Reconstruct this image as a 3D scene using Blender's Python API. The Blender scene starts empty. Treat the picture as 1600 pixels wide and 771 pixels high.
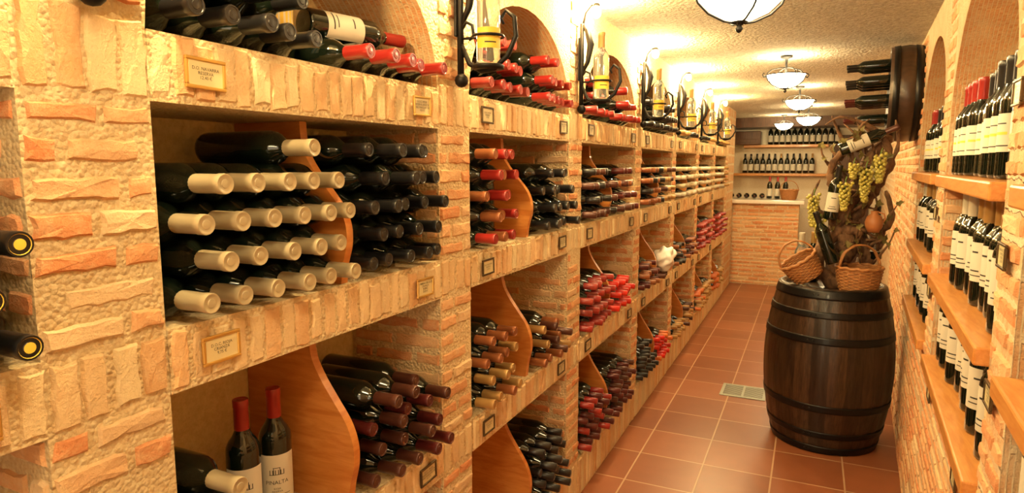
import bpy, math, random
import mathutils
from mathutils import Vector, Matrix
random.seed(7)
R=random.random
def U(a,b): return a+(b-a)*random.random()
scene=bpy.context.scene
COL=scene.collection
try:
    scene.view_settings.view_transform='Standard'
    scene.view_settings.look='None'
    scene.view_settings.exposure=0.0
except Exception as e: print(e)

# ---------------------------------------------------------------- materials
def nm(name):
    m=bpy.data.materials.new(name); m.use_nodes=True
    nt=m.node_tree; b=nt.nodes['Principled BSDF']
    return m,nt,b
def N(nt,t,**kw):
    n=nt.nodes.new(t)
    for k,v in kw.items():
        if k in n.inputs: n.inputs[k].default_value=v
        else: setattr(n,k,v)
    return n
def L(nt,a,b): nt.links.new(a,b)
def mix(nt,fac,a,b,mode='MIX'):
    n=nt.nodes.new('ShaderNodeMix'); n.data_type='RGBA'; n.blend_type=mode
    for s,v in ((0,fac),(6,a),(7,b)):
        if isinstance(v,(int,float)): n.inputs[s].default_value=v
        elif isinstance(v,tuple): n.inputs[s].default_value=(*v[:3],1)
        else: L(nt,v,n.inputs[s])
    return n.outputs[2]
def bump(nt,b,h,strength=.5,dist=.01):
    n=N(nt,'ShaderNodeBump',Strength=strength,Distance=dist); L(nt,h,n.inputs['Height']); L(nt,n.outputs[0],b.inputs['Normal'])
    return n
def simple(name,c,rough=.5,metal=0,coat=0,noise=0,nscale=30):
    m,nt,b=nm(name)
    b.inputs['Base Color'].default_value=(*c,1); b.inputs['Roughness'].default_value=rough; b.inputs['Metallic'].default_value=metal
    b.inputs['Coat Weight'].default_value=coat
    if noise:
        tc=N(nt,'ShaderNodeTexCoord'); n=N(nt,'ShaderNodeTexNoise',Scale=nscale,Detail=4)
        L(nt,tc.outputs['Object'],n.inputs['Vector'])
        o=mix(nt,n.outputs[0],tuple(x*(1-noise) for x in c),tuple(min(1,x*(1+noise)) for x in c))
        L(nt,o,b.inputs['Base Color'])
    return m
def masonry(name):
    # colour comes from the per-brick attribute, grain from noise
    m,nt,b=nm(name)
    at=N(nt,'ShaderNodeAttribute',attribute_name='col'); tc=N(nt,'ShaderNodeTexCoord')
    n1=N(nt,'ShaderNodeTexNoise',Scale=34,Detail=7,Roughness=.75); n2=N(nt,'ShaderNodeTexNoise',Scale=190,Detail=4,Roughness=.7)
    for n in (n1,n2): L(nt,tc.outputs['Object'],n.inputs['Vector'])
    r=N(nt,'ShaderNodeValToRGB'); r.color_ramp.elements[0].position=.46; r.color_ramp.elements[1].position=.68
    L(nt,n1.outputs[0],r.inputs[0])
    m2=N(nt,'ShaderNodeMath',operation='MULTIPLY'); L(nt,r.outputs[0],m2.inputs[0]); m2.inputs[1].default_value=.5
    c=mix(nt,m2.outputs[0],at.outputs['Color'],(.88,.66,.38))
    c=mix(nt,.45,c,mix(nt,n2.outputs[0],(.55,.5,.45),(1.0,1.0,1.0)),'MULTIPLY')
    L(nt,c,b.inputs['Base Color']); b.inputs['Roughness'].default_value=.9
    ad=N(nt,'ShaderNodeMath',operation='ADD'); L(nt,n1.outputs[0],ad.inputs[0]); L(nt,n2.outputs[0],ad.inputs[1])
    bump(nt,b,ad.outputs[0],.65,.008)
    return m
def stucco(name,c1,c2,scale=90,strength=1.0,dist=.012):
    m,nt,b=nm(name)
    tc=N(nt,'ShaderNodeTexCoord')
    n1=N(nt,'ShaderNodeTexNoise',Scale=scale,Detail=6,Roughness=.75)
    v=N(nt,'ShaderNodeTexVoronoi',Scale=scale*1.1)
    for n in (n1,v): L(nt,tc.outputs['Object'],n.inputs['Vector'])
    r=N(nt,'ShaderNodeValToRGB'); r.color_ramp.elements[0].position=.35; r.color_ramp.elements[1].position=.62
    L(nt,n1.outputs[0],r.inputs[0])
    c=mix(nt,r.outputs[0],c1,c2)
    L(nt,c,b.inputs['Base Color']); b.inputs['Roughness'].default_value=.95
    ad=N(nt,'ShaderNodeMath',operation='SUBTRACT'); L(nt,n1.outputs[0],ad.inputs[0]); L(nt,v.outputs['Distance'],ad.inputs[1])
    bump(nt,b,ad.outputs[0],strength,dist)
    return m
def brickwall(name,bw=.2,rh=.062,ms=.016,c1=(.74,.34,.16),c2=(.84,.56,.32),mo=(.86,.68,.43)):
    m,nt,b=nm(name)
    uv=N(nt,'ShaderNodeUVMap'); tc=N(nt,'ShaderNodeTexCoord')
    nz=N(nt,'ShaderNodeTexNoise',Scale=22,Detail=4); L(nt,tc.outputs['Object'],nz.inputs['Vector'])
    sc=N(nt,'ShaderNodeVectorMath',operation='SCALE'); sc.inputs['Scale'].default_value=.022
    sb=N(nt,'ShaderNodeVectorMath',operation='SUBTRACT'); sb.inputs[1].default_value=(.5,.5,.5)
    L(nt,nz.outputs['Color'],sb.inputs[0]); L(nt,sb.outputs[0],sc.inputs[0])
    ad=N(nt,'ShaderNodeVectorMath',operation='ADD'); L(nt,uv.outputs[0],ad.inputs[0]); L(nt,sc.outputs[0],ad.inputs[1])
    br=N(nt,'ShaderNodeTexBrick',Scale=1.0); br.inputs['Brick Width'].default_value=bw; br.inputs['Row Height'].default_value=rh
    br.inputs['Mortar Size'].default_value=ms*.5; br.inputs['Mortar Smooth'].default_value=.3
    br.inputs['Color1'].default_value=(*c1,1); br.inputs['Color2'].default_value=(*c2,1); br.inputs['Mortar'].default_value=(*mo,1)
    L(nt,ad.outputs[0],br.inputs['Vector'])
    n2=N(nt,'ShaderNodeTexNoise',Scale=130,Detail=4,Roughness=.7); L(nt,tc.outputs['Object'],n2.inputs['Vector'])
    n3=N(nt,'ShaderNodeTexNoise',Scale=14,Detail=4); L(nt,tc.outputs['Object'],n3.inputs['Vector'])
    r=N(nt,'ShaderNodeValToRGB'); r.color_ramp.elements[0].position=.48; r.color_ramp.elements[1].position=.75; L(nt,n3.outputs[0],r.inputs[0])
    c=mix(nt,r.outputs[0],br.outputs['Color'],mo)
    c=mix(nt,.45,c,mix(nt,n2.outputs[0],(.45,.45,.45),(1,1,1)),'MULTIPLY')
    L(nt,c,b.inputs['Base Color']); b.inputs['Roughness'].default_value=.9
    s=N(nt,'ShaderNodeMath',operation='SUBTRACT'); L(nt,n2.outputs[0],s.inputs[0]); L(nt,br.outputs['Fac'],s.inputs[1])
    bump(nt,b,s.outputs[0],.8,.01)
    return m
def wood(name,c1,c2,rough=.35,scale=(1,1,1),coat=.2,attr=False,ring=9):
    m,nt,b=nm(name)
    tc=N(nt,'ShaderNodeTexCoord'); mp=N(nt,'ShaderNodeMapping'); mp.inputs['Scale'].default_value=scale
    L(nt,tc.outputs['Object'],mp.inputs[0])
    n=N(nt,'ShaderNodeTexNoise',Scale=ring,Detail=6,Roughness=.6,Distortion=.6); L(nt,mp.outputs[0],n.inputs['Vector'])
    r=N(nt,'ShaderNodeValToRGB'); r.color_ramp.elements[0].position=.35; r.color_ramp.elements[1].position=.65; L(nt,n.outputs[0],r.inputs[0])
    c=mix(nt,r.outputs[0],c1,c2)
    if attr:
        at=N(nt,'ShaderNodeAttribute',attribute_name='col'); c=mix(nt,1.0,c,at.outputs['Color'],'MULTIPLY')
    L(nt,c,b.inputs['Base Color']); b.inputs['Roughness'].default_value=rough; b.inputs['Coat Weight'].default_value=coat
    bump(nt,b,n.outputs[0],.15 if not attr else .4,.004)
    return m
def emis(name,c,s,base=(.9,.9,.9)):
    m,nt,b=nm(name); b.inputs['Base Color'].default_value=(*base,1)
    b.inputs['Emission Color'].default_value=(*c,1); b.inputs['Emission Strength'].default_value=s; return m

M_BR=masonry('rustic_brick'); 
M_MO=stucco('rough_mortar',(.76,.52,.25),(.92,.74,.44),110,.85,.011)
M_CEIL=stucco('rough_ceiling_plaster',(.60,.48,.32),(.92,.82,.64),48,1.0,.035)
M_PL=stucco('ochre_plaster',(.70,.52,.23),(.82,.64,.32),60,.5,.006)
M_PL2=stucco('cream_plaster',(.78,.68,.50),(.88,.80,.64),60,.3,.005)
M_BWT=brickwall('thin_brick_masonry',.15,.042,.014,(.76,.43,.21),(.86,.61,.35),(.88,.71,.46))
M_ARC=brickwall('arch_brick_masonry',.12,.05,.014,(.74,.34,.13),(.82,.52,.26),(.84,.65,.37))
M_OAK=wood('honey_wood',(.48,.15,.028),(.62,.25,.06),.3,(1,1,6),.35)
M_SHELF=wood('orange_shelf_wood',(.56,.21,.045),(.68,.31,.085),.35,(8,1,8),.3)
M_BAR=wood('dark_barrel_oak',(.012,.006,.003),(.042,.020,.010),.36,(9,9,.9),.15,True)
M_HEAD=wood('barrel_head_oak',(.03,.015,.008),(.055,.026,.013),.4,(1,9,1),.2)
M_VINE=wood('gnarled_vine_bark',(.06,.026,.012),(.22,.11,.05),.85,(1,1,.5),0,False,30)
M_DOOR=wood('dark_door_wood',(.06,.025,.012),(.12,.05,.025),.5,(9,9,1))
M_WICK=simple('wicker',(.38,.16,.05),.6,0,.1,.35,60)
M_IRON=simple('black_wrought_iron',(.010,.009,.009),.5,.6)
M_HOOP=simple('black_hoop_steel',(.010,.010,.011),.38,.6,.1)
M_BRASS=simple('brass_frame',(.72,.47,.14),.3,.85)
M_BRONZE=simple('dark_bronze_frame',(.10,.065,.03),.4,.7)
M_PLATE=simple('cream_plate',(.66,.55,.30),.4)
M_INK=simple('black_ink',(.03,.025,.02),.6)
M_MARB=simple('white_marble',(.80,.73,.64),.2,0,.3,.08,12)
M_STEEL=simple('galvanised_steel',(.36,.38,.33),.4,.6)
M_PLAS=simple('white_plastic',(.85,.8,.75),.3)
M_PAPER=simple('white_label_paper',(.62,.57,.47),.6)
M_PAPY=simple('yellow_label_paper',(.80,.54,.06),.6)
M_BLUE=simple('blue_print',(.05,.2,.42),.6)
M_GREEN=simple('green_stem',(.12,.2,.03),.6)
M_LEAF=simple('dry_vine_leaf',(.16,.13,.035),.7,0,0,.5,14)
M_GRAPE=simple('green_grape',(.42,.36,.07),.3,0,.3,.4,40)
M_GLASS=simple('dark_bottle_glass',(.004,.007,.004),.07,0,.5)
M_CLR=simple('clear_glass',(.85,.9,.85),.03); M_CLR.node_tree.nodes['Principled BSDF'].inputs['Transmission Weight'].default_value=.9
CAPC=dict(cream=(.40,.32,.19),black=(.010,.009,.009),red=(.30,.018,.013),burg=(.09,.012,.011),copper=(.30,.10,.035),gold=(.42,.24,.08),
 rose=(.34,.04,.03),bred=(.60,.014,.006),brown=(.08,.025,.015),white=(.58,.52,.40),orange=(.60,.14,.025))
M_CAP={k:simple('capsule_'+k,v,.35,.25 if k in('gold','copper','burg','brown') else .05,.25) for k,v in CAPC.items()}
M_BULB=emis('glowing_bulb',(1,.73,.33),2900)
M_BOWL=emis('glowing_glass_bowl',(1,.80,.44),44)

def floor_mat():
    m,nt,b=nm('terracotta_tiles')
    tc=N(nt,'ShaderNodeTexCoord'); mp=N(nt,'ShaderNodeMapping'); mp.inputs['Location'].default_value=(.11+.34*40,-3.74+.34*60,0)
    L(nt,tc.outputs['Object'],mp.inputs[0])
    br=N(nt,'ShaderNodeTexBrick',Scale=1.0,offset=0.0,squash=1.0); br.inputs['Brick Width'].default_value=.34; br.inputs['Row Height'].default_value=.34
    br.inputs['Mortar Size'].default_value=.0045; br.inputs['Mortar Smooth'].default_value=.2; br.inputs['Bias'].default_value=0
    br.inputs['Color1'].default_value=(.25,.083,.036,1); br.inputs['Color2'].default_value=(.34,.12,.054,1); br.inputs['Mortar'].default_value=(.55,.36,.22,1)
    L(nt,mp.outputs[0],br.inputs['Vector'])
    n=N(nt,'ShaderNodeTexNoise',Scale=9,Detail=5); L(nt,tc.outputs['Object'],n.inputs['Vector'])
    c=mix(nt,.5,br.outputs['Color'],mix(nt,n.outputs[0],(.6,.55,.5),(1.1,1.1,1.1)),'MULTIPLY')
    L(nt,c,b.inputs['Base Color']); b.inputs['Roughness'].default_value=.34
    s=N(nt,'ShaderNodeMath',operation='MULTIPLY'); s.inputs[1].default_value=-1; L(nt,br.outputs['Fac'],s.inputs[0]); bump(nt,b,s.outputs[0],.5,.004)
    return m
M_FLOOR=floor_mat()

# ---------------------------------------------------------------- mesh builder
class MB:
    def __init__(s): s.V=[];s.F=[];s.M=[];s.UV=[];s.C=[];s.S=[]
    def add(s,vs,fs,m=0,c=(1,1,1),smooth=False,uvs=None):
        o=len(s.V); s.V+= [tuple(v) for v in vs]
        for i,f in enumerate(fs):
            s.F.append([o+k for k in f]); s.M.append(m[i] if isinstance(m,list) else m)
            s.C.append(c[i] if isinstance(c,list) else c); s.S.append(smooth); s.UV.append([uvs[k] for k in f] if uvs else None)
    def quad(s,a,b,c,d,m=0,uv=None,col=(1,1,1)): s.add([a,b,c,d],[(0,1,2,3)],m,col,False,uv)
    def box(s,a,b,m=0,P=None,c=(1,1,1)):
        x0,y0,z0=a;x1,y1,z1=b
        vs=[(x,y,z) for x in(x0,x1) for y in (y0,y1) for z in (z0,z1)]
        if P: vs=[P(*v) for v in vs]
        s.add(vs,[(0,1,3,2),(4,6,7,5),(0,4,5,1),(2,3,7,6),(0,2,6,4),(1,5,7,3)],m,c)
    def bbox(s,a,b,bev=.004,m=0,mat=None,c=(1,1,1)):
        import bmesh
        bm=bmesh.new(); bmesh.ops.create_cube(bm,size=1)
        for v in bm.verts: v.co=Vector([(a[i]+b[i])/2+v.co[i]*(b[i]-a[i]) for i in range(3)])
        bmesh.ops.bevel(bm,geom=bm.edges[:],offset=bev,segments=2,profile=.5,affect='EDGES')
        bm.verts.index_update()
        vs=[(mat@v.co if mat else v.co.copy()) for v in bm.verts]; fs=[[v.index for v in f.verts] for f in bm.faces]
        s.add(vs,fs,m,c); bm.free()
    def lathe(s,prof,seg=20,mat=None,m=0,smooth=True,a0=0,a1=2*math.pi,mf=None,rf=None):
        full=abs(a1-a0-2*math.pi)<1e-6; n=seg if full else seg+1
        vs=[];fs=[];ms=[]
        for j,(r,z) in enumerate(prof):
            for i in range(n):
                a=a0+(a1-a0)*i/seg; rr=rf(r,z,i,j) if rf else r
                v=Vector((rr*math.cos(a),rr*math.sin(a),z)); vs.append(mat@v if mat else v)
        for j in range(len(prof)-1):
            for i in range(seg):
                k=(i+1)%n if full else i+1
                fs.append((j*n+i,j*n+k,(j+1)*n+k,(j+1)*n+i)); ms.append(mf(j) if mf else m)
        s.add(vs,fs,ms,(1,1,1),smooth)
    def tube(s,pts,rad,seg=8,m=0,cap=True):
        pts=[Vector(p) for p in pts]; n=len(pts)
        if not isinstance(rad,(list,tuple)): rad=[rad]*n
        t0=(pts[1]-pts[0]).normalized(); a=Vector((0,0,1)) if abs(t0.z)<.9 else Vector((1,0,0)); u=t0.cross(a).normalized()
        vs=[];fs=[]
        for i in range(n):
            t=(pts[min(i+1,n-1)]-pts[max(i-1,0)]).normalized(); u=(u-t*u.dot(t)).normalized(); w=t.cross(u)
            for k in range(seg):
                an=2*math.pi*k/seg; vs.append(pts[i]+(u*math.cos(an)+w*math.sin(an))*rad[i])
        for i in range(n-1):
            for k in range(seg):
                k2=(k+1)%seg; fs.append((i*seg+k,i*seg+k2,(i+1)*seg+k2,(i+1)*seg+k))
        if cap: fs.append(tuple(range(seg))[::-1]); fs.append(tuple((n-1)*seg+k for k in range(seg)))
        s.add(vs,fs,m,(1,1,1),True)
    def sphere(s,c,r,m=0,seg=12,ring=8,sc=(1,1,1)):
        c=Vector(c)
        vs=[];fs=[]
        for j in range(ring+1):
            p=math.pi*j/ring
            for i in range(seg):
                a=2*math.pi*i/seg; vs.append(c+Vector((r*sc[0]*math.sin(p)*math.cos(a),r*sc[1]*math.sin(p)*math.sin(a),-r*sc[2]*math.cos(p))))
        for j in range(ring):
            for i in range(seg):
                k=(i+1)%seg; fs.append((j*seg+i,j*seg+k,(j+1)*seg+k,(j+1)*seg+i))
        s.add(vs,fs,m,(1,1,1),True)
    def mesh(s,name,mats):
        me=bpy.data.meshes.new(name); me.from_pydata(s.V,[],s.F)
        for m in mats: me.materials.append(m)
        me.polygons.foreach_set('material_index',s.M); me.polygons.foreach_set('use_smooth',s.S)
        uv=me.uv_layers.new(name='UVMap'); ca=me.color_attributes.new('col','FLOAT_COLOR','CORNER')
        me.update(); k=0; du=[];dc=[]
        for p,f in enumerate(s.F):
            if s.UV[p]:
                for q in s.UV[p]: du+= [q[0],q[1]]
            else:
                nn=me.polygons[p].normal; ax=max(range(3),key=lambda i:abs(nn[i]))
                for vi in f:
                    x,y,z=s.V[vi]; du+= [y,z] if ax==0 else ([x,z] if ax==1 else [x,y])
            dc+= [*s.C[p],1.0]*len(f)
        uv.data.foreach_set('uv',du); ca.data.foreach_set('color',dc)
        me.update(); return me
def link(name,me,loc=None,mat=None,parent=None,label=None,cat=None,kind=None,group=None):
    o=bpy.data.objects.new(name,me); COL.objects.link(o)
    if parent: o.parent=parent
    if mat is not None: o.matrix_local=mat
    elif loc is not None: o.location=loc
    if label:o['label']=label
    if cat:o['category']=cat
    if kind:o['kind']=kind
    if group:o['group']=group
    return o
def text_mesh(body,size,mat,spacing=1.0,wrap=None):
    cu=bpy.data.curves.new('txt','FONT'); cu.body=body; cu.size=size; cu.align_x='CENTER'; cu.align_y='CENTER'; cu.space_line=spacing; cu.resolution_u=2
    o=bpy.data.objects.new('txt',cu); COL.objects.link(o); bpy.context.view_layer.update()
    me=bpy.data.meshes.new_from_object(o.evaluated_get(bpy.context.evaluated_depsgraph_get()))
    bpy.data.objects.remove(o); bpy.data.curves.remove(cu); me.materials.clear(); me.materials.append(mat)
    if wrap: # wrap onto a bottle: x -> angle
        r,zc=wrap
        for v in me.vertices:
            a=v.co.x/r; v.co=Vector((r*math.cos(a),r*math.sin(a),zc+v.co.y))
    return me

# ---------------------------------------------------------------- bricks as geometry
def brick(mb,O,Ud,Vd,Nd,u0,u1,v0,v1,col,th=.007,mi=0):
    step=.022; jit=.0034
    pts=[]
    w=u1-u0;h=v1-v0
    if w<.008 or h<.008: return
    nu=max(1,round(w/step)); nv=max(1,round(h/step))
    for i in range(nu): pts.append((u0+w*i/nu,v0))
    for i in range(nv): pts.append((u1,v0+h*i/nv))
    for i in range(nu): pts.append((u1-w*i/nu,v1))
    for i in range(nv): pts.append((u0,v1-h*i/nv))
    pts=[(a+U(-jit,jit),b+U(-jit,jit)) for a,b in pts]
    cu=(u0+u1)/2;cv=(v0+v1)/2; ins=.0045; n=len(pts); t=th+U(-.002,.002)
    inn=[]
    for a,b in pts:
        da=a-cu;db=b-cv; inn.append((cu+da*(1-2*ins/w),cv+db*(1-2*ins/h),t+U(-.0015,.0015)))
    O=Vector(O)
    vs=[O+Ud*a+Vd*b-Nd*.002 for a,b in pts]+[O+Ud*a+Vd*b+Nd*c for a,b,c in inn]+[O+Ud*cu+Vd*cv+Nd*(t+.001)]
    fs=[(i,(i+1)%n,n+(i+1)%n,n+i) for i in range(n)]+[(n+i,n+(i+1)%n,2*n) for i in range(n)]
    mb.add(vs,fs,mi,col)
def bcol(k='h'):
    a=Vector((.74,.27,.10)); b=Vector((.84,.46,.22)); c=Vector((.87,.64,.37))
    if k=='v': a=Vector((.80,.45,.20)); b=Vector((.88,.63,.34)); c=Vector((.92,.75,.44))
    t=R(); v=a.lerp(b,R()) if t<(.74 if k=='h' else .5) else b.lerp(c,R())
    return tuple(v*U(.90,1.06))
def bricks(mb,O,Ud,Vd,Nd,w,h,mode='h',bw=.15,bh=.040,mo=.027,mi=0,th=.0045,ph=0):
    if mode=='h':
        n=max(1,round(h/(bh+mo))); ph_=h/n
        for r in range(n):
            v0=r*ph_+mo*.5+U(-.003,.003); v1=(r+1)*ph_-mo*.5+U(-.003,.003)
            u=(-bw*.5 if (r+ph)%2 else 0)+U(-.02,.02)
            while u<w:
                L_=bw*U(.8,1.15); a=max(.004,u); b=min(w-.004,u+L_)
                if b-a>.025 and R()>.05: brick(mb,O,Ud,Vd,Nd,a,b,v0,v1,bcol('h'),th,mi)
                u+=L_+mo*.6
    else:
        n=max(1,round(w/(bh+mo*.45))); p=w/n
        for i in range(n):
            a=i*p+mo*.2+U(-.004,.004); b=(i+1)*p-mo*.2+U(-.004,.004)
            brick(mb,O,Ud,Vd,Nd,a,b,.003+U(0,.010),h-.003-U(0,.012),bcol('v'),th+U(-.001,.002),mi)
X=Vector((1,0,0));Y=Vector((0,1,0));Z=Vector((0,0,1))

# ---------------------------------------------------------------- camera
yaw=math.radians(25.0); p=math.radians(7.26)
Rv=Vector((math.cos(yaw),math.sin(yaw),0)); Fv=Vector((-math.sin(yaw)*math.cos(p),math.cos(yaw)*math.cos(p),-math.sin(p))); Uv=Rv.cross(Fv)
cam=bpy.data.cameras.new('camera'); co=bpy.data.objects.new('camera',cam); COL.objects.link(co)
mw=Matrix.Identity(4)
for i in range(3): mw[i][0]=Rv[i]; mw[i][1]=Uv[i]; mw[i][2]=-Fv[i]
mw[2][3]=1.6; co.matrix_world=mw; cam.sensor_width=36; cam.lens=22.5; cam.clip_start=.05
scene.camera=co

# ---------------------------------------------------------------- room shell
XF=-.95; XB=-1.27; ZC=2.30; YE=11.0; YN=-2.2
def RW(s,d,z): # right wall frame: s along wall, d into the wall
    a=math.radians(3.45); return Vector((.27+s*math.sin(a)+d*math.cos(a), s*math.cos(a)-d*math.sin(a), z))
RS=RW(1,0,0)-RW(0,0,0); RN=RW(0,-1,0)-RW(0,0,0)
mb=MB(); mb.box((-1.5,YN,-.1),(1.6,YE+.3,0)); link('floor',mb.mesh('floor',[M_FLOOR]),kind='structure')
mb=MB(); mb.box((-1.5,YN,ZC),(1.6,YE+.3,ZC+.1)); link('ceiling',mb.mesh('ceiling',[M_CEIL]),kind='structure')
BAYS=[(-.45,.5),(.69,1.55),(1.73,2.61),(2.78,3.75),(3.9,4.86),(5.0,5.96),(6.1,7.07),(7.2,8.1)]
COLS=[(.5,.69),(1.55,1.73),(2.61,2.78),(3.75,3.9),(4.86,5.0),(5.96,6.1),(7.07,7.2),(8.1,8.3)]
LEV=[(.0,.20),(.68,.79),(1.22,1.33),(1.70,1.81)]
mb=MB()
mb.box((XB-.1,YN,0),(XB,YE,ZC),0)
mb.box((XB,8.3,0),(XF,9.02,ZC),1)
mb.box((XB,YN,0),(XF,BAYS[0][0],ZC),1)
def arch(mb,P,s0,s1,zb,za,zt,d0,d1,mf,mi,n=20):
    sc=(s0+s1)/2; rx=(s1-s0)/2; rz=za-zb; c=[]
    for i in range(n+1):
        a=math.pi*i/n; c.append((sc-rx*math.cos(a),zb+rz*math.sin(a)))
    arc=0
    for i in range(n):
        (a,b),(a2,b2)=c[i],c[i+1]; l=math.hypot(a2-a,b2-b)
        mb.quad(P(a,d0,b),P(a2,d0,b2),P(a2,d0,zt),P(a,d0,zt),mf,[(a,b),(a2,b2),(a2,zt),(a,zt)])
        mb.quad(P(a,d0,b),P(a2,d0,b2),P(a2,d1,b2),P(a,d1,b),mi,[(d0,arc),(d0,arc+l),(d1,arc+l),(d1,arc)])
        arc+=l
PL=lambda s,d,z: Vector((XF-d,s,z))
for y0,y1 in BAYS: arch(mb,PL,y0,y1,1.81,2.15,ZC,0,.32,2,1)
link('wall_left',mb.mesh('wall_left',[M_PL,M_ARC,M_MO]),kind='structure')
for i,(y0,y1) in enumerate(COLS):
    mb=MB(); mb.box((XB+.001,y0,0),(XF,y1,ZC-.001),1)
    segs=[(0,.2,'v'),(.2,.68,'h'),(.68,.79,'v'),(.79,1.22,'h'),(1.22,1.33,'v'),(1.33,1.70,'h'),(1.70,1.83,'v'),(1.83,2.29,'h')]
    for a,b,m_ in segs:
        bricks(mb,(XF,y0,a),Y,Z,X,y1-y0,b-a,m_,bw=.12,bh=.034,mo=.021)
        if m_=='h': bricks(mb,(XB+.01,y0,a),X,Z,-Y,XF-XB-.012,b-a,'h',bw=.14,bh=.034,mo=.021,ph=1,th=.0045)
    link('brick_pillar',mb.mesh('brick_pillar',[M_BR,M_MO]),label='rough orange brick pillar between the wine racks',cat='pillar',group='brick pillars of the wine rack wall')
for (y0,y1) in BAYS:
    for k,(a,b) in enumerate(LEV):
        mb=MB(); mb.box((XB+.001,y0+.001,a),(XF+.003,y1-.001,b),1)
        bricks(mb,(XF+.003,y0,a),Y,Z,X,y1-y0,b-a,'v',bh=.036,mo=.013,th=.0035)
        link('brick_shelf',mb.mesh('brick_shelf',[M_BR,M_MO]),label='masonry wine shelf faced with upright bricks' if k else 'low brick plinth under the wine rack',cat='shelf',group='brick shelves of the wine rack wall')
# right wall
mb=MB()
RN_=[(.5,1.45),(1.66,2.78),(3.0,4.05)]
RP=[(YN,.5),(1.45,1.66),(2.78,3.0),(4.05,11.2)]
RD=.24
def rq(s0,s1,d0,d1,z0,z1,m): mb.box((s0,d0,z0),(s1,d1,z1),m,P=RW)
rq(YN,11.2,RD,RD+.1,0,ZC,2)
rq(YN,11.2,0,RD,0,.845,1)
for a,b in RP: rq(a,b,0,RD,.845,ZC,1)
for s0,s1 in RN_: arch(mb,RW,s0,s1,1.75,2.17,ZC,0,RD,1,2)
bricks(mb,RW(1.2,0,0),RS,Z,RN,5.2,.84,'h',bw=.17,bh=.030,mo=.018,mi=3,th=.004)
for a,b in RP[1:3]: bricks(mb,RW(a,0,.845),RS,Z,RN,b-a,1.44,'h',bw=.13,bh=.034,mo=.022,mi=3,th=.005)
bricks(mb,RW(4.05,0,.845),RS,Z,RN,2.5,1.44,'h',bw=.17,bh=.034,mo=.020,mi=3,th=.005)
for a,b in RP[2:4]: bricks(mb,RW(a,0,.9),RW(0,1,0)-RW(0,0,0),Z,-RS,RD,.85,'h',bw=.13,bh=.034,mo=.022,mi=3,th=.005)
link('wall_right',mb.mesh('wall_right',[M_PL2,M_BWT,M_ARC,M_BR]),kind='structure')
mb=MB(); mb.box((-1.5,YE,0),(1.6,YE+.2,ZC),0); link('wall_back',mb.mesh('wall_back',[M_PL2]),kind='structure')
mb=MB(); mb.box((-1.27,10.3,2.16),(1.2,YE,ZC),0); link('trim_1',mb.mesh('trim_1',[M_DOOR]),kind='structure')
mb=MB()
mb.box((.26,YE-.05,0),(.33,YE,2.05),0); mb.box((.72,YE-.05,0),(.79,YE,2.05),0); mb.box((.26,YE-.05,1.98),(.79,YE,2.05),0); mb.box((.33,YE-.02,0),(.72,YE,1.98),0)
for z0 in (.15,.8,1.45): mb.bbox((.38,YE-.035,z0),(.67,YE-.02,z0+.5),.006)
link('door_1',mb.mesh('door_1',[M_DOOR]),kind='structure')

# ---------------------------------------------------------------- bottles
PROF=[(0,.004),(.030,.0),(.035,.003),(.0362,.010),(.0362,.185),(.0345,.197),(.029,.209),(.021,.220),(.0158,.232),(.0145,.245),(.0142,.292),(.0155,.293),(.0155,.300),(0,.300)]
def bottle_mesh(mat,seg=20):
    mb=MB(); mb.lathe(PROF,seg); return mb.mesh('wine_bottle',[mat])
def cap_mesh(k,seg=18):
    gold=k=='blackgold'; key='black' if gold else k
    mb=MB(); pr=[(.0150,.232),(.0162,.236),(.0158,.284),(.0168,.286),(.0168,.2995),(.0160,.3015),(.0135,.3015),(.0128,.3003),(.0080,.3003),(.0072,.3012),(0,.3015)]
    if k=='cream': pr=[(.0165,.224)]+[(r+.0008 if r>.013 else r,z) for r,z in pr[1:]]
    mb.lathe(pr,seg,mf=lambda j:(1 if gold and j in (6,9) else 0))
    me=mb.mesh('capsule',[M_CAP[key],M_PAPY])
    try: me.set_sharp_from_angle(angle=.7)
    except Exception: pass
    return me
def label_mesh(kind):
    z0,z1,arc,mat={'white':(.045,.150,1.25,M_PAPER),'tall':(.070,.180,1.2,M_PAPER),'low':(.065,.155,1.15,M_PAPER),'yellow':(.045,.105,1.3,M_PAPY),'color':(.04,.18,1.3,M_PAPER),'house':(.045,.155,1.25,M_PAPER)}[kind]
    mb=MB(); r=.0368
    mb.lathe([(r,z0),(r,z1)],14,a0=-arc,a1=arc)
    r2=.0371
    def band(a,b,w,m): mb.lathe([(r2,a),(r2,b)],8,a0=-w,a1=w,m=m)
    if kind=='white': band(.06,.064,.6,1); band(.072,.075,.45,1); band(.118,.122,.35,1)
    if kind=='tall': band(.085,.088,.6,1); band(.098,.102,.45,1); band(.15,.155,.3,1)
    if kind=='low': band(.078,.081,.6,1); band(.105,.112,.5,3); band(.13,.133,.4,1)
    if kind=='color': band(.04,.08,1.3,2); band(.08,.15,1.3,3)
    if kind=='yellow': band(.06,.064,.5,1); band(.08,.083,.4,1)
    if kind=='house':
        band(.108,.1095,.45,1); band(.124,.1255,.22,1)
        for a in (-.42,-.25,-.1,.08,.22,.4): mb.lathe([(r2,.109),(r2,.120)],2,a0=a,a1=a+.05,m=1)
        for a in (-.2,.18): mb.lathe([(r2,.109),(r2,.125)],2,a0=a,a1=a+.04,m=1)
        band(.060,.0612,.8,1)
    return mb.mesh('label',[mat,M_INK,M_BLUE,M_PAPY])
B_D=bottle_mesh(M_GLASS); B_C=bottle_mesh(M_CLR)
CM={k:cap_mesh(k) for k in list(CAPC)+['blackgold']}
LM={k:label_mesh(k) for k in ('white','tall','low','yellow','color','house')}
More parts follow.
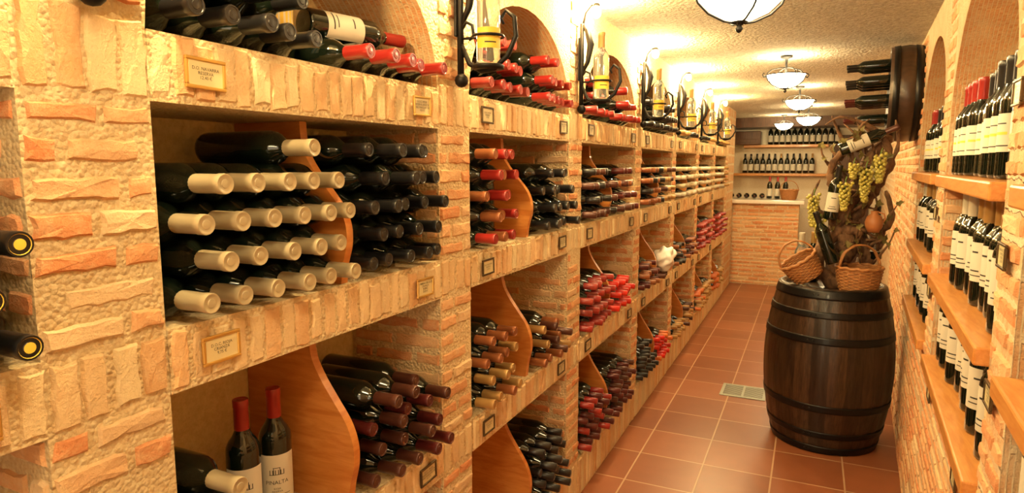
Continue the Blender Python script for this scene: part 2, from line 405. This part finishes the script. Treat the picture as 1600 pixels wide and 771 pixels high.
HTXT=[text_mesh("PINALTA",.013,M_INK,1,(.0372,.090)),text_mesh("RIOJA\nRESERVA",.006,M_INK,1.1,(.0372,.072))]
CAPW=dict(cream='cream',black='black',red='red',burg='burgundy',copper='copper',gold='gold',rose='rose red',bred='bright red',brown='brown',white='white',orange='orange',blackgold='gold ringed')
SPEC=[]
def bot(M,cap,lab=None,gl=None,desc='lying in a brick rack',group='wine bottles in the brick racks',pri=0):
    SPEC.append((M,cap,lab,gl,desc,group,pri))
def lying(xt,y,z,cap,dirx=1,yw=0,pt=0,**k):
    Rm=Matrix.Rotation(yw,4,'Z')@Matrix.Rotation(math.pi/2*dirx-pt,4,'Y')
    tip=Rm@Vector((0,0,.3))
    bot(Matrix.Translation(Vector((xt,y,z))-tip)@Rm,cap,**k)
def stand(x,y,z,cap,lab='white',face=None,**k):
    a=math.atan2(-y,-x) if face is None else face
    bot(Matrix.Translation((x,y,z))@Matrix.Rotation(a,4,'Z'),cap,lab,**k)
PT=.0735; PZ=.066
def stack(y0,z0,counts,cap,xt=-.905,off=None,jx=.018):
    for r,n in enumerate(counts):
        for i in range(n):
            y=y0+.038+i*PT+(r%2)*PT/2; c=cap if isinstance(cap,str) else random.choice(cap)
            lying(xt+U(-jx,jx),y,z0+.0375+r*PZ,c,yw=U(-.012,.012))
z4,z3,z2,z1=1.813,1.333,.793,.203
stack(.70,z3,[6,5,6,5],'cream',-.895,jx=.008); lying(-.90,1.0,z3+.0375+4*PZ,'cream')
stack(1.165,z3,[5,4,5,4,4],'black',-.895,jx=.035)
stack(.70,z4,[5,4,2],'black',-.90)
stack(1.15,z4,[5],'red',-.90)
bot(Matrix.Translation((-1.09,1.19,z4+.075+.04))@Matrix.Rotation(-.25,4,'Z')@Matrix.Rotation(-math.pi/2,4,'X')@Matrix.Rotation(-.35,4,'Z'),'red','white',desc='lying sideways on other bottles')
stand(-1.09,1.106,z4+.001,'gold','color',desc='and blue and yellow label')
stack(.70,z2,[2,1,2,1],'cream',-.90)
stand(-1.10,.962,z2+.001,'red','house',desc='standing beside a wooden divider'); stand(-1.09,1.045,z2+.001,'red','house',desc='standing beside a wooden divider')
stack(1.165,z2,[5,4,5,3],['brown','burg'],-.905,jx=.03)
stack(1.165,z1,[5,4,5],'black')
stack(.70,z1,[5,4,5],'red')
for z,cs in ((z3,[3,3,3,0]),(z2,[3,3,3]),(z4,[3,2])):
    for r,n in enumerate(cs):
        for i in range(n): lying(-.885,.455-i*PT-(r%2)*PT/2,z+.0375+r*PZ,'blackgold')
stack(1.74,z4,[5,4,3],['red','red','rose']); stack(2.2,z4,[5,4,2],['red','rose'])
stack(1.74,z3,[3,3,3,3,3],['copper','copper','red'],-.90)
stand(-1.08,2.08,z3+.001,'gold',None,desc='standing behind the stacked bottles')
stack(2.215,z3,[5,4,5,4],'black',jx=.03)
stack(1.74,z2,[4,3,4,3],['gold','gold','copper'],-.90); stand(-1.15,1.97,z2+.001,'gold','white',desc='standing behind the stacked bottles')
stack(2.215,z2,[5,4,3],['gold','copper','brown'])
stand(-1.05,1.82,z1+.001,'brown','white',desc='standing beside a wooden divider')
stack(2.215,z1,[5,4,5,4],'black',jx=.03)
plan={3:(([5,4,3],['red']),([5,4,2],['red']),([6,5,6,4],['black','brown']),([5,5,4,3],['copper','brown','burg']),([6,5,6,5],['rose','red']),([5,5,4],['bred']),([6,5,6,4],['burg','red']),([6,5,6,5],['burg','brown'])),
4:(([6,5,4],['black']),([6,5,4],['black']),([6,5,6,5],['black','copper']),([5,5,4,5],['brown','gold']),([6,5,4],['burg','copper']),([3],['brown']),([6,5,4,3],['black']),([6,5,4],['bred','orange'])),
5:(([5],['gold']),([5],['black']),([6,5,6,5],['cream','white']),([6,5,6,5],['white','cream']),([6,5,4],['black','copper']),([6,5,4],['copper','burg']),([6,5],['gold']),([6,5,4],['gold','brown'])),
6:(([5],['black']),([5],['gold']),([6,5,6,5],['white']),([6,5,6,5],['cream']),([6,5,6,5],['red']),([6,5,6,5],['red','rose']),([6,5,6],['orange','gold']),([6,5,6],['gold'])),
7:(([5],['gold']),([5],['gold']),([5,5,5,5],['white']),([5,5,5,5],['gold']),([5,5,5,5],['red']),([5,5,5,5],['red']),([5,5,5],['orange']),([5,5,5],['gold']))}
for b,(pl) in plan.items():
    y0,y1=BAYS[b]; ya=y0+.01; yb=y0+.487
    for (lst,cap),(yy,zz) in zip(pl,[(ya,z4),(yb,z4),(ya,z3),(yb,z3),(ya,z2),(yb,z2),(ya,z1),(yb,z1)]):
        nmax=int((y1-yy-.01)/PT) if yy==yb else 6
        stack(yy,zz,[min(n,nmax-(r%2)) for r,n in enumerate(lst)],cap)
gR='wine bottles on the honey wood wall shelves'
for sh,(z,cp,lb) in enumerate(((1.566,['black','black','red'],'low'),(1.206,['gold','white','gold'],'tall'),(.896,['white','cream'],'tall'))):
    for ni,(s0,s1) in enumerate(RN_[1:]):
        n=12 if ni==0 else 11
        for i in range(n):
            s=s0+.07+(s1-s0-.14)*i/(n-1); v=RW(s,.055+U(-.012,.012),z)
            c=cp[min(len(cp)-1,int(i*len(cp)/n))] if sh==0 else random.choice(cp)
            bot(Matrix.Translation(v)@Matrix.Rotation(math.radians(215)+U(-.35,.35),4,'Z'),c,lb,desc='on a wooden wall shelf',group=gR,pri=-2)
    for i in range(3):
        v=RW(1.39-i*.085,.055,z); bot(Matrix.Translation(v)@Matrix.Rotation(math.radians(215),4,'Z'),'red',lb,desc='on a wooden wall shelf',group=gR,pri=-2)
gB='wine bottles on the shelves behind the counter'
for i in range(12): stand(-.62+i*.085,YE-.12,1.915,'black','white',desc='standing on the upper back wall shelf',group=gB)
for i in range(12): stand(-.98+i*.088,YE-.12,1.475,random.choice(['black','gold']),'white',desc='standing on the lower back wall shelf',group=gB)
for i in range(3): stand(-.52+i*.1,9.46,1.141,'red','white',desc='standing on the bar counter',group='wine bottles on the bar counter',pri=-6)
for i in range(5): lying(-1.0+.1*i,9.3,1.18,'brown',yw=-1.5,desc='lying on the bar counter',group='wine bottles on the bar counter',pri=-6)
def rank(sp):
    return (sp[0]@Vector((0,0,.15))-Vector((0,0,1.6))).length+sp[6]
SPEC.sort(key=rank)
def make_bottle(sp):
    M,cap,lab,gl,desc,group,_=sp
    me={'clear':B_C}.get(gl,B_D)
    o=link('wine_bottle',me,mat=M,label=('clear' if gl=='clear' else 'dark')+' wine bottle, '+CAPW[cap]+' capsule, '+desc,cat='wine bottle',group=group)
    link('capsule',CM[cap],parent=o,label=CAPW[cap]+' foil capsule')
    if lab:
        l=link('bottle_label',LM[lab],parent=o,label='paper bottle label')
        if lab=='house':
            for t in HTXT: link('lettering',t,parent=l,label='black printed lettering')
    return o
for sp in SPEC[:300]: make_bottle(sp)
mb=MB(); mats=[M_GLASS]; idx={}
LP=[(0,0),(.036,.003),(.0362,.185),(.029,.209),(.0155,.232),(.0145,.236)]; CP=[(.016,.236),(.0162,.300),(0,.302)]
for M,cap,lab,*_ in SPEC[300:]:
    k='black' if cap=='blackgold' else cap
    if k not in idx: idx[k]=len(mats); mats.append(M_CAP[k])
    mb.lathe(LP,10,mat=M); mb.lathe(CP,10,mat=M,m=idx[k])
    if lab:
        if 'lab' not in idx: idx['lab']=len(mats); mats.append(M_PAPER)
        mb.lathe([(.0368,.04),(.0368,.14)],6,mat=M,m=idx['lab'],a0=-1.2,a1=1.2)
print('BOTTLES',len(SPEC))
link('wine_bottles',mb.mesh('wine_bottles',mats),label='many more stacked wine bottles with coloured capsules',cat='wine bottles',kind='stuff')

# ---------------------------------------------------------------- wooden dividers
def divider(y,z0,h):
    prof=[(1.0,.0),(1.02,.12),(1.06,.24),(1.06,.36),(1.0,.48),(.88,.60),(.76,.72),(.68,.84),(.66,1.0)]
    D=.335; mb=MB(); pts=[]; n_=len(prof)-1
    for i in range(n_):
        a=prof[max(i-1,0)];b=prof[i];c=prof[i+1];d=prof[min(i+2,n_)]
        for k in range(5):
            t=k/5; pts.append(tuple(.5*((2*b[q])+(c[q]-a[q])*t+(2*a[q]-5*b[q]+4*c[q]-d[q])*t*t+(3*b[q]-a[q]-3*c[q]+d[q])*t**3) for q in (0,1)))
    pts.append(prof[-1])
    poly=[(XB+.003,0)]+[(XB+.003+a*D*.92,b*h) for a,b in pts]+[(XB+.003,h)]
    n=len(poly); th=.022
    vs=[(x,y-th/2,z0+z) for x,z in poly]+[(x,y+th/2,z0+z) for x,z in poly]
    fs=[tuple(range(n)),tuple(range(2*n-1,n-1,-1))]+[(i,n+i,n+(i+1)%n,(i+1)%n) for i in range(n)]
    mb.add(vs,fs,0)
    link('wooden_divider',mb.mesh('wooden_divider',[M_OAK]),label='honey coloured wooden rack divider with an S curved front edge',cat='divider',group='wooden rack dividers')
for b in range(1,8):
    y=BAYS[b][0]+.457+(.003 if b>1 else 0)
    for (za,zb) in ((1.331,1.699),(.791,1.219),(.201,.679)): divider(y,za,zb-za)
# ---------------------------------------------------------------- plaques
def plaque_parts(dark):
    w,h=.080,.052; f=.006
    mb=MB()
    for a,b in (((0,-w/2,-h/2),(.006,w/2,-h/2+f)),((0,-w/2,h/2-f),(.006,w/2,h/2)),((0,-w/2,-h/2+f),(.006,-w/2+f,h/2-f)),((0,w/2-f,-h/2+f),(.006,w/2,h/2-f))): mb.bbox(a,b,.0015)
    fr=mb.mesh('frame',[M_BRONZE if dark else M_BRASS])
    mb=MB(); mb.box((0,-w/2+f*.8,-h/2+f*.8),(.003,w/2-f*.8,h/2-f*.8)); pl=mb.mesh('plate',[M_PLATE])
    return fr,pl
PQ={d:plaque_parts(d) for d in (False,True)}
TX=["D.O.C. RIOJA\nRESERVA ARRIETA\nSERIES MARQUES 2002\n18,10 €","D.O. RIBERA DEL DUERO\nCRIANZA\nROBLE\n23,50 €","D.O.C. RIOJA\nCRIANZA\n9,75 €","D.O. NAVARRA\nRESERVA\n12,40 €"]
TM=[text_mesh(t,.0078,M_INK,.95) for t in TX]
def plaque(P,Mrot,i,dark=False,text=True):
    fr,pl=PQ[dark]
    e=link('price_plaque',fr,mat=Matrix.Translation(P)@Mrot,label='small '+('dark framed' if dark else 'brass framed')+' price plaque with black lettering',cat='sign',group='price plaques on the wine shelves')
    link('plate',pl,parent=e,label='cream plate')
    if text: link('lettering',TM[i%len(TM)],parent=e,mat=Matrix.Translation((.0034,0,0))@Matrix.Rotation(math.pi/2,4,'Z')@Matrix.Rotation(math.pi/2,4,'X'),label='black printed lettering')
q=0
for b in range(0,7):
    y0,y1=BAYS[b]
    for k,(a,c) in enumerate(LEV[1:][::-1]):
        for y in (y0+.095,y1-.10):
            if b==0 and y<.3: continue
            plaque(Vector((XF+.0115,y,(a+c)/2+U(-.006,.006))),Matrix.Rotation(U(-.03,.03),4,'X'),[0,2,1,3][q%4],dark=b>=2 or (b==1 and k>=2),text=b<5); q+=1
Mr=Matrix.Rotation(math.pi-math.radians(3.45),4,'Z')
for s,z in ((1.56,1.42),(1.56,1.13),(1.56,1.60+.14),(2.88,1.42),(2.88,1.12),(1.9,.80),(2.6,.80)):
    plaque(RW(s,-.010,z),Mr,1,True,text=s<2)

# ---------------------------------------------------------------- right wall shelves
for (s0,s1) in RN_:
    for z in (1.565,1.205,.895):
        mb=MB()
        a_=math.radians(3.45); MM=Matrix.Translation(RW(0,0,0))@Matrix.Rotation(-a_,4,'Z')
        mb.bbox((-.03,s0+.001,z-.042),(RD-.002,s1-.001,z),.005,mat=MM)
        link('wooden_shelf',mb.mesh('wooden_shelf',[M_SHELF]),label='honey coloured wooden board shelf in a brick niche',cat='shelf',group='wooden niche shelves')

# ---------------------------------------------------------------- sconces
mb=MB()
mb.tube([(.012,0,.0),(.012,0,.36)],.010,8); mb.sphere((.014,0,0),.02,0,10,6)
mb.bbox((0,-.018,.12),(.008,.018,.30),.003)
mb.tube([(.014,0,.36),(.035,.0,.33),(.052,0,.27),(.04,0,.20),(.015,0,.15)],[.006,.012,.016,.010,.006],8)
arm=[(.014,0,.10),(.04,0,.045),(.08,0,.022),(.12,0,.028),(.16,0,.06),(.185,0,.11),(.18,0,.16),(.155,0,.18),(.14,0,.16),(.148,0,.145)]
mb.tube(arm,[.0075]*6+[.0065,.005,.005,.004],8)
mb.tube([(.014,0,.14),(.03,0,.16),(.05,0,.15),(.055,0,.12),(.04,0,.11)],[.006,.006,.005,.005,.004],6)
ring=[Vector((.10+.043*math.cos(t),.043*math.sin(t),.115)) for t in [2*math.pi*i/20 for i in range(21)]]
mb.tube(ring,.004,6,cap=False); mb.tube([(.012,0,.115),(.057,0,.115)],.004,6)
mb.lathe([(0,.026),(.043,.026),(.046,.036),(.043,.038),(0,.032)],20,mat=Matrix.Translation((.10,0,0)))
mb.tube([(.012,0,.34),(.03,.0,.40),(.06,0,.432)],.006,6)
SC_I=mb.mesh('bracket',[M_IRON])
mb=MB(); mb.sphere((.075,0,.40),.019,0,14,10,(1,1,1.25)); SC_B=mb.mesh('bulb',[M_BULB])
mb=MB(); mb.lathe([(0,.0),(.012,.0),(.015,.008),(.010,.014)],12,mat=Matrix.Translation((.075,0,.436))@Matrix.Rotation(math.pi,4,'X')); SC_S=mb.mesh('socket',[M_IRON])
for i,(y0,y1) in enumerate(COLS[:7]):
    yc=(y0+y1)/2
    e=link('wall_sconce',SC_I,loc=(XF+.012,yc,1.84),label='black wrought iron scroll wall sconce on a brick pillar',cat='wall lamp',group='wrought iron sconces')
    link('bulb',SC_B,parent=e,label='glowing warm bulb'); link('socket',SC_S,parent=e,label='black lamp socket')
    make_bottle((Matrix.Translation((XF+.112,yc,1.84+.0385))@Matrix.Scale(.92,4)@Matrix.Rotation(-.9,4,'Z'),'gold','yellow','clear','held in an iron sconce','display bottles held in the sconces',0))
# ---------------------------------------------------------------- ceiling lamps
mb=MB(); mb.lathe([(.004,-.165),(.05,-.158),(.10,-.135),(.135,-.10),(.15,-.06),(.155,-.055)],28); LB=mb.mesh('bowl',[M_BOWL])
mb=MB()
mb.lathe([(0,.095),(.05,.095),(.046,.08),(.012,.07),(.010,.04),(.010,-.15),(0,-.15)],18)
mb.lathe([(0,-.205),(.008,-.20),(.014,-.19),(.008,-.18),(.022,-.172),(.03,-.166),(.004,-.160)],14)
for k in range(4):
    t=k*math.pi/2+.5; c,s=math.cos(t),math.sin(t)
    pth=[(.012,.0),(.06,-.005),(.12,-.018),(.155,-.045),(.165,-.07),(.150,-.105),(.112,-.14),(.055,-.165),(.01,-.172)]
    mb.tube([(a*c,a*s,z) for a,z in pth],.0045,6)
    pth=[(.165,-.07),(.188,-.078),(.198,-.06),(.19,-.045),(.18,-.05)]
    mb.tube([(a*c,a*s,z) for a,z in pth],[.0045,.0045,.004,.004,.003],6)
mb.tube([Vector((.163*math.cos(t),.163*math.sin(t),-.06)) for t in [2*math.pi*i/32 for i in range(33)]],.005,6,cap=False)
LF=mb.mesh('lamp_frame',[M_IRON])
for x,y,sc in ((-.24,2.25,.92),(-.19,4.6,.78),(-.14,6.4,.8),(-.08,8.5,.9),(-.3,.35,1),(-.35,-1.3,1),(-.4,9.9,.8)):  # last lamp, over the bar, is added to brighten the far end
    e=link('ceiling_lamp',LF,mat=Matrix.Translation((x,y,ZC-.001-.095*sc))@Matrix.Scale(sc,4),label='wrought iron ceiling lamp with a glowing glass bowl',cat='ceiling lamp',group='ceiling lamps along the corridor')
    link('lamp_bowl',LB,parent=e,label='glowing white glass bowl')

# ---------------------------------------------------------------- barrel
BX,BY,BH=.135,4.08,.93
def br(z): t=(z/BH-.5)*2; return .345-.068*abs(t)**2.0
e=bpy.data.objects.new('barrel',None); COL.objects.link(e); e.location=(BX,BY,0); e.empty_display_size=.2
e['label']='large dark oak wine barrel with black hoops standing on the tiles'; e['category']='barrel'
mb=MB(); NS=24; SEG=NS*4
prof=[(br(BH*i/24),BH*i/24+.0) for i in range(25)]
prof=[(.24,.035),(.262,.0)]+prof[0:]+[(prof[-1][0]-.022,BH),(prof[-1][0]-.026,BH-.05)]
mb.lathe(prof,SEG,rf=lambda r,z,i,j:r-(.004 if i%4==0 else 0))
cs=[U(.5,1.6) for _ in range(NS)]
mb.C=[(cs[(f%SEG)//4],)*3 for f in range(len(mb.F))]
link('barrel_body',mb.mesh('barrel_body',[M_BAR]),parent=e,label='dark curved oak staves')
for a,b in ((.004,.045),(.10,.135),(.255,.295),(.635,.675),(.775,.81),(.875,.925)):
    mb=MB(); n=5; pr=[(br(a+(b-a)*i/n)+.004,a+(b-a)*i/n) for i in range(n+1)]
    mb.lathe([(pr[0][0]-.006,a)]+pr+[(pr[-1][0]-.006,b)],72)
    for t in (-1.9,-1.82): 
        r_=pr[3][0]; mb.sphere((r_*math.cos(t),r_*math.sin(t),(a+b)/2),.005,0,8,5)
    link('hoop',mb.mesh('hoop',[M_HOOP]),parent=e,label='black riveted steel hoop')
mb=MB(); mb.lathe([(0,BH-.03),(.256,BH-.03),(.256,BH-.05),(0,BH-.05)],48); link('barrel_head',mb.mesh('barrel_head',[M_HEAD]),parent=e,label='round plank barrel head')
ZT=BH-.029
# ---------------------------------------------------------------- baskets
def basket(name,M,r,h,label,oval=1.0,handle=True):
    mb=MB(); rows=int(h/.009); 
    S2=48
    for k in range(rows):
        z=.004+k*.009; rr=r*(.78+.25*(k/rows)**.7)
        pts=[Vector(((rr+.0028*math.sin(i*math.pi/2+ (k%2)*math.pi))*math.cos(2*math.pi*i/S2),(rr+.0028*math.sin(i*math.pi/2+(k%2)*math.pi))*oval*math.sin(2*math.pi*i/S2),z)) for i in range(S2+1)]
        mb.tube(pts,.0052,5,cap=False)
    for k in range(12):
        t=2*math.pi*k/12; mb.tube([(r*.78*math.cos(t),r*.78*oval*math.sin(t),0),(r*.95*math.cos(t),r*.95*oval*math.sin(t),h*.5),(r*1.03*math.cos(t),r*1.03*oval*math.sin(t),h)],.004,5)
    mb.lathe([(0,.003),(r*.78,.003),(r*.78,.0),(0,0)],24)
    rim=[Vector((r*1.04*math.cos(2*math.pi*i/40),r*1.04*oval*math.sin(2*math.pi*i/40),h+.004*math.sin(i*2))) for i in range(41)]
    mb.tube(rim,.009,7,cap=False)
    o=link(name,mb.mesh(name,[M_WICK]),mat=M,label=label,cat='basket')
    if handle:
        mb=MB()
        for s in (-.005,.005):
            mb.tube([Vector((r*1.02*math.cos(math.pi*i/20),s+.004*math.sin(i*1.5+s*600),h+r*1.1*math.sin(math.pi*i/20))) for i in range(21)],.0055,6)
        link('handle',mb.mesh('handle',[M_WICK]),parent=o,label='twisted wicker handle')
    return o
basket('wicker_basket',Matrix.Translation((.262,3.97,ZT))@Matrix.Rotation(.5,4,'Z'),.112,.14,'round brown wicker basket with arched handle on the barrel')
basket('wicker_basket',Matrix.Translation((.015,3.97,ZT+.068))@Matrix.Rotation(.3,4,'Z')@Matrix.Rotation(-.6,4,'Y'),.098,.12,'tilted brown wicker basket on the barrel')
basket('wicker_basket',Matrix.Translation((-.27,9.35,1.141)),.11,.13,'wicker basket standing on the bar counter')
gT='bottles displayed on the barrel'
def disp(M,cap,lab,gl,desc): make_bottle((M,cap,lab,gl,desc,gT,0))
disp(Matrix.Translation((-.035,4.14,ZT+.001))@Matrix.Rotation(-1.6,4,'Z'),'white',None,'clear','standing on the barrel')
disp(Matrix.Translation((.03,4.22,ZT+.001))@Matrix.Rotation(-1.6,4,'Z'),'gold','white',None,'standing on the barrel')
disp(Matrix.Translation((.345,4.12,ZT+.17))@Matrix.Rotation(-1.6,4,'Z'),'black','white',None,'propped in the gnarled vine')
disp(Matrix.Translation((.10,3.96,1.30))@Matrix.Rotation(.12,4,'Y')@Matrix.Rotation(-1.6,4,'Z'),'black','white',None,'hanging in the gnarled vine')
disp(Matrix.Translation((.13,4.0,1.68))@Matrix.Rotation(1.15,4,'Y')@Matrix.Rotation(-1.5,4,'Z'),'brown','white',None,'lying on the gnarled vine')
disp(Matrix.Translation((.13,3.93,1.06))@Matrix.Rotation(-.35,4,'Y')@Matrix.Rotation(-2.6,4,'Z'),'black',None,None,'leaning in the gnarled vine')
# ---------------------------------------------------------------- vine
mb=MB()
def gnarl(pts,r0,r1,sub=5):
    out=[];rad=[]
    P=[Vector(q) for q in pts]; n=len(P)-1
    for i in range(n):
        for k in range(sub):
            t=k/sub; a=P[max(i-1,0)];b=P[i];c=P[i+1];d=P[min(i+2,n)]
            v=.5*((2*b)+(c-a)*t+(2*a-5*b+4*c-d)*t*t+(3*b-a-3*c+d)*t**3)
            tt=(i+t)/n; r=(r0+(r1-r0)*tt)*U(.78,1.3); out.append(v+Vector((U(-1,1),U(-1,1),U(-1,1)))*r*.3); rad.append(r)
    out.append(P[-1]);rad.append(r1*.7); mb.tube(out,rad,9)
gnarl([(.16,4.12,ZT),(.15,4.1,1.02),(.20,4.08,1.15),(.15,4.06,1.27),(.20,4.07,1.40),(.25,4.09,1.52),(.28,4.1,1.64),(.37,4.1,1.76)],.058,.026)
gnarl([(.18,4.1,ZT),(.28,4.14,1.02),(.30,4.12,1.14),(.22,4.1,1.26),(.27,4.08,1.38),(.33,4.07,1.5),(.38,4.06,1.63),(.32,4.02,1.76),(.20,4.0,1.84)],.045,.013)
gnarl([(.14,4.08,ZT+.02),(.05,4.06,1.04),(.09,4.04,1.16),(.17,4.04,1.24),(.27,4.04,1.22)],.042,.026)
gnarl([(.2,4.07,1.40),(.12,4.04,1.46),(.09,4.03,1.56),(.13,4.02,1.66),(.24,4.03,1.70)],.026,.014)
gnarl([(.25,4.09,1.52),(.2,4.05,1.64),(.12,4.02,1.78),(.08,4.0,1.87)],.016,.005)
gnarl([(.28,4.1,1.62),(.24,4.06,1.76),(.20,4.04,1.86)],.013,.005)
gnarl([(.33,4.07,1.55),(.41,4.05,1.68),(.39,4.03,1.84)],.015,.005)
gnarl([(.15,4.06,1.27),(.06,4.02,1.33),(.01,4.0,1.42),(.04,3.99,1.52)],.018,.006)
gnarl([(.3,4.1,1.14),(.37,4.1,1.22),(.41,4.08,1.33),(.37,4.06,1.46)],.024,.009)
gnarl([(.2,4.0,1.84),(.12,3.98,1.86),(.05,3.98,1.82)],.009,.004)
tips=[]
for k in range(60):
    a=Vector((.23+U(-.14,.13),4.06,U(1.05,1.75))); b=a+Vector((U(-.10,.08),U(-.10,.04),U(-.02,.12))); c=b+Vector((U(-.07,.05),U(-.05,.04),U(-.05,.09)))
    gnarl([a,b,c],U(.006,.013),.0028,3); tips+= [b,c]
vine=link('gnarled_vine',mb.mesh('gnarled_vine',[M_VINE]),label='gnarled dry vine trunk with twisting branches standing on the barrel',cat='vine')
mb=MB()
for t in tips[::2]+tips[1::4]:
    s=U(.022,.038); M=Matrix.Translation(t+Vector((0,-.01,0)))@mathutils.Euler((U(.6,2.2),U(-.8,.8),U(-1.2,1.2))).to_matrix().to_4x4()
    n=10; pts=[]
    for i in range(n):
        a=2*math.pi*i/n; r=s*(1.0 if i%2==0 else .62)*(.75+.25*math.cos(a)); pts.append(M@Vector((r*math.cos(a),r*math.sin(a),.006*math.cos(2*a))))
    pts.append(M@Vector((0,0,-.004))); mb.add(pts,[(i,(i+1)%n,n) for i in range(n)],0)
link('leaves',mb.mesh('leaves',[M_LEAF]),parent=vine,label='dry olive brown vine leaves')
def grapes(x,y,z,L_=.15,w=.035):
    mb=MB()
    n=int(60*L_/.15)
    for k in range(n):
        t=(k/n)**.85; rr=w*(1-t*.7); a=k*2.4
        mb.sphere((rr*math.cos(a)*U(.7,1.05),rr*math.sin(a)*U(.7,1.05),-.015-L_*t+U(-.004,.004)),U(.0085,.0108),0,8,6)
    o=link('grape_bunch',mb.mesh('grape_bunch',[M_GRAPE]),loc=(x,y,z),label='hanging bunch of yellow green grapes on the dry vine',cat='grapes',group='grape bunches on the vine')
    mb=MB(); mb.tube([(0,0,-L_*.8),(0,0,0),(.006,0,.02)],.0028,6); link('stem',mb.mesh('stem',[M_GREEN]),parent=o,label='green stem')
for g in ((.015,3.98,1.45,.18,.034),(.165,3.91,1.52,.15,.034),(.26,3.93,1.60,.18,.036),(.325,3.94,1.67,.15,.034),(.05,3.95,1.31,.10,.028),(.20,3.92,1.62,.08,.024)): grapes(*g)
mb=MB(); mb.lathe([(0,0),(.028,.0),(.042,.03),(.045,.055),(.035,.085),(.018,.10),(.02,.115),(.016,.115)],20)
mb.tube([(.018,0,.108),(.045,0,.10),(.052,0,.075),(.042,0,.055)],.005,6)
link('clay_jug',mb.mesh('clay_jug',[simple('terracotta_clay',(.40,.15,.05),.5)]),loc=(.315,3.94,1.24),label='small terracotta jug propped in the vine',cat='jug')

# ---------------------------------------------------------------- barrel head rack on right wall
SR=4.32
c=RW(SR,0,2.0); MM=Matrix.Translation(c)@Matrix.Rotation(-math.radians(3.45),4,'Z')@Matrix.Rotation(-math.pi/2,4,'Y')
e=bpy.data.objects.new('barrel_wine_rack',None); COL.objects.link(e); e.matrix_world=MM
e['label']='dark round barrel end mounted on the wall as a bottle holder'; e['category']='wine rack'
mb=MB(); mb.lathe([(0,.001),(.257,.001),(.270,.07),(.260,.16),(.24,.16),(.237,.135),(0,.135)],60,rf=lambda r,z,i,j:r-(.002 if i%3==0 else 0))
link('rack_body',mb.mesh('rack_body',[M_HEAD]),parent=e,label='dark stained wooden barrel end')
for a,b in ((.01,.04),(.115,.145)):
    mb=MB(); rr=lambda z:.257+.186*z if z<.07 else .270-.111*(z-.07)
    mb.lathe([(rr(a)-.004,a),(rr(a)+.004,a),(rr(b)+.004,b),(rr(b)-.004,b)],48); link('hoop',mb.mesh('hoop',[M_HOOP]),parent=e,label='black steel hoop')
for z,ys in ((2.165,(-.07,.07)),(2.07,(-.14,0,.14)),(1.965,(-.14,0,.14)),(1.86,(-.07,.07))):
    for dy in ys:
        Rm=Matrix.Rotation(-math.radians(3.45),4,'Z')@Matrix.Rotation(-math.pi/2-.03,4,'Y')
        v=RW(SR+dy,-.137,z)
        make_bottle((Matrix.Translation(v)@Rm@Matrix.Scale(.8,4),'burg' if z<2 else 'black',None,None,'sticking out of the barrel rack','bottles in the barrel rack',0))

# ---------------------------------------------------------------- bar counter and back shelves
e=bpy.data.objects.new('bar_counter',None); COL.objects.link(e); e.location=(-.6,9.1,0)
e['label']='brick bar counter with a pale marble top'; e['category']='bar counter'
def sh(mb,dx,dy): mb.V=[(x+dx,y+dy,z) for x,y,z in mb.V]
mb=MB(); mb.box((XB+.003,9.1,0),(-.13,9.6,1.09),1)
bricks(mb,(-.95,9.1,0),X,Z,-Y,.82,1.08,'h',bw=.15,bh=.034,mo=.02,mi=0,th=.005); sh(mb,.6,-9.1)
link('counter_base',mb.mesh('counter_base',[M_BR,M_BWT]),parent=e,label='brick counter front')
mb=MB(); mb.bbox((XB+.003,9.03,1.09),(-.07,9.66,1.14),.012); sh(mb,.6,-9.1); link('counter_top',mb.mesh('counter_top',[M_MARB]),parent=e,label='pale marble slab')
for z,x0,x1 in ((1.912,-1.0,.2),(1.472,-1.2,.2)):
    mb=MB(); mb.bbox((x0,YE-.24,z-.04),(x1,YE-.001,z),.005); link('wooden_wall_shelf',mb.mesh('wooden_wall_shelf',[M_SHELF]),label='long wooden shelf on the back wall holding bottles',cat='shelf',group='back wall shelves')
mb=MB(); mb.bbox((-1.2,YE-.35,1.913),(-.75,YE-.12,2.12),.01); mb.bbox((-1.18,YE-.36,1.95),(-.77,YE-.35,2.0),.003)
link('wooden_crate',mb.mesh('wooden_crate',[M_DOOR]),label='dark wooden crate on the upper back shelf',cat='crate')

# ---------------------------------------------------------------- drain grate, plastic bag
mb=MB(); gx,gy=-.36,4.66
mb.bbox((gx-.15,gy-.13,.0005),(gx+.15,gy-.11,.006),.001); mb.bbox((gx-.15,gy+.11,.0005),(gx+.15,gy+.13,.006),.001)
mb.bbox((gx-.15,gy-.11,.0005),(gx-.13,gy+.11,.006),.001); mb.bbox((gx+.13,gy-.11,.0005),(gx+.15,gy+.11,.006),.001); mb.bbox((gx-.008,gy-.11,.0005),(gx+.008,gy+.11,.006),.001)
for k in range(11): y=gy-.1+k*.02; mb.box((gx-.13,y-.005,.0005),(gx+.13,y+.005,.005))
link('floor_drain_grate',mb.mesh('floor_drain_grate',[M_STEEL]),label='metal floor drain grate set in terracotta tiles',cat='drain grate')
mb=MB(); mb.sphere((0,0,0),.085,0,28,20,(.9,1.3,.9))
mb.V=[tuple(Vector(v)*(1+.5*mathutils.noise.noise(Vector(v)*22))) for v in mb.V]
link('plastic_bag',mb.mesh('plastic_bag',[M_PLAS]),loc=(-.92,4.55,.793+.15),label='crumpled white plastic bag on the bottles',cat='plastic bag')

# ---------------------------------------------------------------- world
w=bpy.data.worlds.new('world'); scene.world=w; w.use_nodes=True
w.node_tree.nodes['Background'].inputs[0].default_value=(1,.77,.47,1); w.node_tree.nodes['Background'].inputs[1].default_value=3.5
